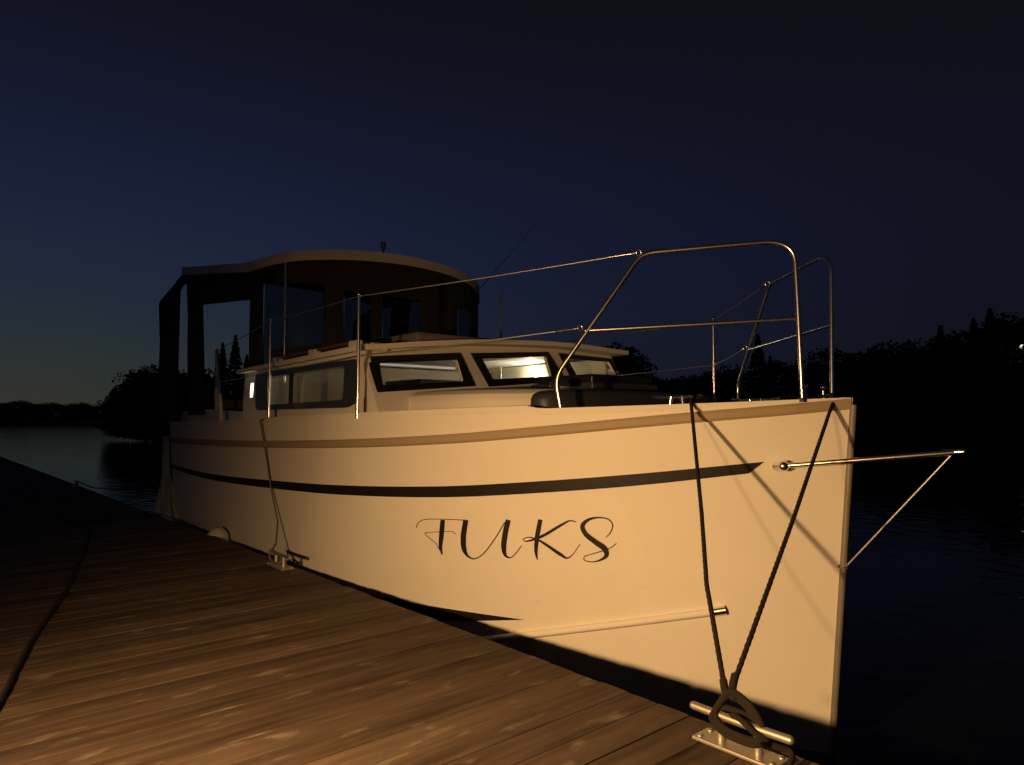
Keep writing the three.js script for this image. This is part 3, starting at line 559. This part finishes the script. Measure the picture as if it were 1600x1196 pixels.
{ // shore cable on the boards
  const g = group('power_cable', V3(-4, 0.012, -1.53), { label: 'black power cable lying across the boards on the left', category: 'cable' });
  const pts = [[-1.75, -2.70], [-1.95, -2.3], [-2.5, -1.95], [-3.09, -1.75], [-3.45, -1.68], [-3.99, -1.53], [-4.54, -1.37], [-5.03, -1.25], [-5.53, -1.12], [-6.18, -0.98], [-7.4, -0.75], [-8.6, -0.8]].map(([u, v]) => V3(u, 0.0095, v + 0.012 * Math.sin(u * 7)));
  part(g, 'cord', tube(pts, 0.0095, { n: 160 }), M.cable);
}

// ---------------------------------------------------------------- lamps on the pontoon, just outside the picture on the left
const LAMP_COL = col(1, 0.558, 0.213);
function postLamp(label, u, y, v, aim, cd, size) {       // a short post with a hooded head that throws its light down and out
  const g = group('post_lamp', V3(u, 0, v), { label, category: 'lamp' });
  const at = V3(u, y, v), d = aim.clone().sub(at).normalize(), q = new THREE.Quaternion().setFromUnitVectors(new THREE.Vector3(0, -1, 0), d);
  const put = (geo) => { geo.applyQuaternion(q); geo.translate(at.x, at.y, at.z); return geo; };
  part(g, 'base', rod(V3(u, -0.002, v - 0.1), V3(u, 0.02, v - 0.1), 0.09, 0.085, 24), M.post);
  part(g, 'post', tube([V3(u, 0.02, v - 0.1), V3(u, y + 0.05, v - 0.1), V3(u, y + 0.14, v - 0.03), at.clone().addScaledVector(d, -0.09)], 0.028, { r: 0.08, n: 50 }), M.post);
  part(g, 'hood', put(new THREE.LatheGeometry([[0, 0.1], [0.03, 0.098], [0.055, 0.07], [size + 0.012, 0.012], [size + 0.012, 0.004], [size + 0.004, 0.004], [0.045, 0.062], [0, 0.085]].map(p => new THREE.Vector2(...p)), 32)), M.post);
  part(g, 'lamp_glass', put(new THREE.SphereGeometry(size, 28, 10, 0, Math.PI * 2, Math.PI * 0.5, Math.PI * 0.5).scale(1, 0.25, 1).translate(0, 0.012, 0)), lampGlow(1, 0.62, 0.25, 3));
  const L = new THREE.SpotLight(LAMP_COL, cd, 0, 1.56, 0.94, 2); L.position.copy(at).addScaledVector(d, 0.02); L.target.position.copy(aim);
  L.castShadow = true; L.shadow.radius = 2.3; L.shadow.mapSize.set(2048, 2048); L.name = 'post_lamp_beam'; scene.add(L, L.target);
}
postLamp('warm hooded post lamp standing by the back edge of the pontoon', -1.42, 0.95, -2.80, V3(-1.42 + 0.11, 0.95 - 0.35, -2.80 + 0.43), 47, 0.07);
postLamp('smaller dim hooded post lamp nearest the near end of the pontoon', -0.80, 0.93, -2.85, V3(-0.72, 0.93 - 0.35, -2.85 + 0.43), 10, 0.06);

// ---------------------------------------------------------------- trees on the far shore
const protos = {};
function crown(kind, k) {
  const key = kind + k; if (protos[key]) return protos[key];
  seed = 991 + 77 * k + kind.length * 1313;
  const pos = [], nor = [], n = kind === 'spruce' ? 2200 : 3400;
  const blobs = []; for (let i = 0; i < 34; i++) { const t = 0.06 + 0.86 * (i + rnd()) / 34, a = rr(0, 6.28), w = 0.30 * Math.sqrt(Math.max(0.08, 1 - Math.pow((t - 0.48) / 0.52, 2))); blobs.push([Math.cos(a) * w * rr(.2, .85), t, Math.sin(a) * w * rr(.2, .85), rr(0.11, 0.17)]); }
  for (let i = 0; i < n; i++) {
    let x, y, z, s;
    if (kind === 'spruce') { const t = Math.pow(rnd(), 1.4); y = 0.06 + 0.94 * t; const tier = 0.72 + 0.28 * ((t * 13) % 1 < 0.5 ? 1 : 0.55), R = 0.19 * (1 - t) * tier + 0.006, a = rr(0, 6.283), q = R * Math.sqrt(rr(0.15, 1)); x = Math.cos(a) * q; z = Math.sin(a) * q; y -= q * 0.35; s = rr(0.012, 0.03) * (1.15 - 0.6 * t); }
    else { const b = blobs[Math.floor(rnd() * blobs.length)], a = rr(0, 6.283), c = rr(-1, 1), q = b[3] * Math.cbrt(rr(0.05, 1)), w = Math.sqrt(1 - c * c); x = b[0] + Math.cos(a) * w * q; y = b[1] + c * q * 0.8; z = b[2] + Math.sin(a) * w * q; s = rr(0.012, 0.028); }
    const u = new THREE.Vector3(rr(-1, 1), rr(-1, 1), rr(-1, 1)).normalize(), w = new THREE.Vector3(rr(-1, 1), rr(-1, 1), rr(-1, 1)).cross(u).normalize(), m = u.clone().cross(w), c = new THREE.Vector3(x, y, z);
    const A = c.clone().addScaledVector(u, s), B = c.clone().addScaledVector(w, s * 0.7), C = c.clone().addScaledVector(u, -s), D = c.clone().addScaledVector(w, -s * 0.7);
    for (const p of [A, B, C, A, C, D]) { pos.push(p.x, p.y, p.z); nor.push(m.x, m.y, m.z); }
  }
  const g = new THREE.BufferGeometry(); g.setAttribute('position', new THREE.Float32BufferAttribute(pos, 3)); g.setAttribute('normal', new THREE.Float32BufferAttribute(nor, 3));
  return protos[key] = g;
}
const trunkGeo = (() => { const g = mergeGeometries([rod(new THREE.Vector3(0, 0, 0), new THREE.Vector3(0, 0.75, 0), 0.022, 0.006, 7), rod(new THREE.Vector3(0, 0.3, 0), new THREE.Vector3(0.16, 0.6, 0.05), 0.01, 0.003, 5), rod(new THREE.Vector3(0, 0.36, 0), new THREE.Vector3(-0.12, 0.66, -0.1), 0.01, 0.003, 5)]); return g; })();
const spruceTrunk = rod(new THREE.Vector3(0, 0, 0), new THREE.Vector3(0, 0.95, 0), 0.016, 0.003, 7);
const yaw0 = 40.93;
let treeNo = 0;
function tree(kind, px, dist, top, widen, label, grp) {   // px: bearing on a 1600-wide picture at focal length 1100; top: height above the eye per metre of distance
  const k = treeNo++ % 4, deg = yaw0 + Math.atan((px - 800) / 1100) * 180 / Math.PI, r = deg / 180 * Math.PI;
  const base = WATER + 0.45, h = 1 + top * dist - base;
  const g = group(kind === 'spruce' ? 'spruce_tree' : kind === 'bush' ? 'shore_bush' : 'leafy_tree', V3(-Math.cos(r) * dist, base - 0.1, Math.sin(r) * dist - 2.05), { label, category: kind === 'bush' ? 'bush' : 'tree', group: grp });
  const a = new THREE.Mesh(kind === 'spruce' ? spruceTrunk : trunkGeo, M.bark); a.name = 'trunk'; a.scale.set(h * widen, h, h * widen); g.add(a);
  const c = new THREE.Mesh(crown(kind === 'spruce' ? 'spruce' : 'leafy', k), kind === 'spruce' ? M.needle : M.leaf); c.name = 'crown'; c.scale.set(h * widen, h, h * widen); g.add(c);
  g.rotation.y = rr(0, 6.28); for (const m of [a, c]) m.castShadow = m.receiveShadow = true;
}
const RR = mulberry(77);
function mulberry(a) { return () => { a = (a + 0x6D2B79F5) >>> 0; let t = a; t = Math.imul(t ^ (t >>> 15), t | 1); t ^= t + Math.imul(t ^ (t >>> 7), t | 61); return ((t ^ (t >>> 14)) >>> 0) / 4294967296; }; }
const ORD = ['first', 'second', 'third', 'fourth', 'fifth', 'sixth', 'seventh', 'eighth', 'ninth', 'tenth', 'eleventh', 'twelfth', 'thirteenth', 'fourteenth', 'fifteenth', 'sixteenth', 'seventeenth', 'eighteenth', 'nineteenth', 'twentieth'];
for (let px = -60, n = 0; px < 170; px += 15, n++) tree('leafy', px + 8 * RR(), 305 + 12 * RR(), (19 + 6 * RR()) / 1100, 2.1, `${ORD[n]} low tree from the left in the distant tree line`, 'distant tree line on the left');
[[180, 26], [188, 40], [198, 52], [211, 64], [226, 70], [243, 74], [262, 70], [282, 66], [303, 64], [322, 70]].forEach(([px, top], n) => tree('leafy', px, 61 + 5 * RR(), top / 1100 * 1.04, 1.25, `${ORD[n]} rounded tree from the left on the bank behind the stern`, 'trees on the bank behind the stern'));
[[346, 112], [366, 124], [384, 96], [404, 104]].forEach(([px, top], n) => tree('spruce', px, 66 + 5 * RR(), top / 1100, 1.1, `${ORD[n]} pointed spruce from the left behind the canopy's side opening`, 'spruces behind the canopy'));
for (let px = 750, n = 0; px < 1010; px += 26, n++) tree(n % 3 === 1 ? 'spruce' : 'leafy', px + 12 * RR(), 84 + 10 * RR(), (85 + 50 * RR()) / 1100, 1.2, `${ORD[n]} tree right of the canopy rising behind the cabin roof`, 'trees behind the cabin');
const counts = { leafy: 0, spruce: 0 };
for (const [px, top, kd] of [[1020, 82, 'leafy'], [1045, 75, 'leafy'], [1070, 80, 'leafy'], [1095, 84, 'leafy'], [1120, 90, 'leafy'], [1150, 96, 'leafy'], [1186, 150, 'spruce'], [1205, 112, 'spruce'], [1228, 104, 'leafy'], [1250, 118, 'spruce'], [1275, 100, 'leafy'], [1300, 122, 'leafy'], [1328, 112, 'spruce'], [1350, 104, 'leafy'], [1375, 120, 'leafy'], [1398, 128, 'leafy'], [1424, 118, 'spruce'], [1450, 126, 'leafy'], [1474, 150, 'spruce'], [1500, 142, 'leafy'], [1526, 158, 'spruce'], [1552, 172, 'spruce'], [1580, 160, 'leafy'], [1606, 152, 'leafy'], [1635, 165, 'spruce'], [1665, 150, 'leafy']])
  tree(kd, px, 90 + 8 * RR(), top * 0.84 / 1100, 1.35, kd === 'spruce' ? `${ORD[counts.spruce++]} pointed spruce from the left behind and beyond the bow rail` : `${ORD[counts.leafy++]} rounded tree from the left behind and beyond the bow rail`, 'trees right of the bow');
{ // the one lamp across the water
  const at = V3(-20.9, WATER + 0.4, 88.2), g = group('street_lamp', at, { label: 'single lit street lamp across the water at the right edge', category: 'street lamp' });
  part(g, 'pole', rod(at.clone(), V3(-20.9, 8.9, 88.2), 0.09, 0.05, 10), M.post);
  part(g, 'lamp_head', box(-21.1, -20.3, 8.86, 8.98, 87.6, 88.3, 0.03), M.post);
  part(g, 'lamp_lens', box(-21.05, -20.35, 8.76, 8.85, 87.65, 88.15, 0.02), lampGlow(1, 0.85, 0.65, 4));
  const L = new THREE.PointLight(col(1, 0.85, 0.6), 1.2, 0, 2); L.position.copy(V3(-20.7, 8.72, 87.9)); L.castShadow = true; scene.add(L);
}
renderer.render(scene, camera);
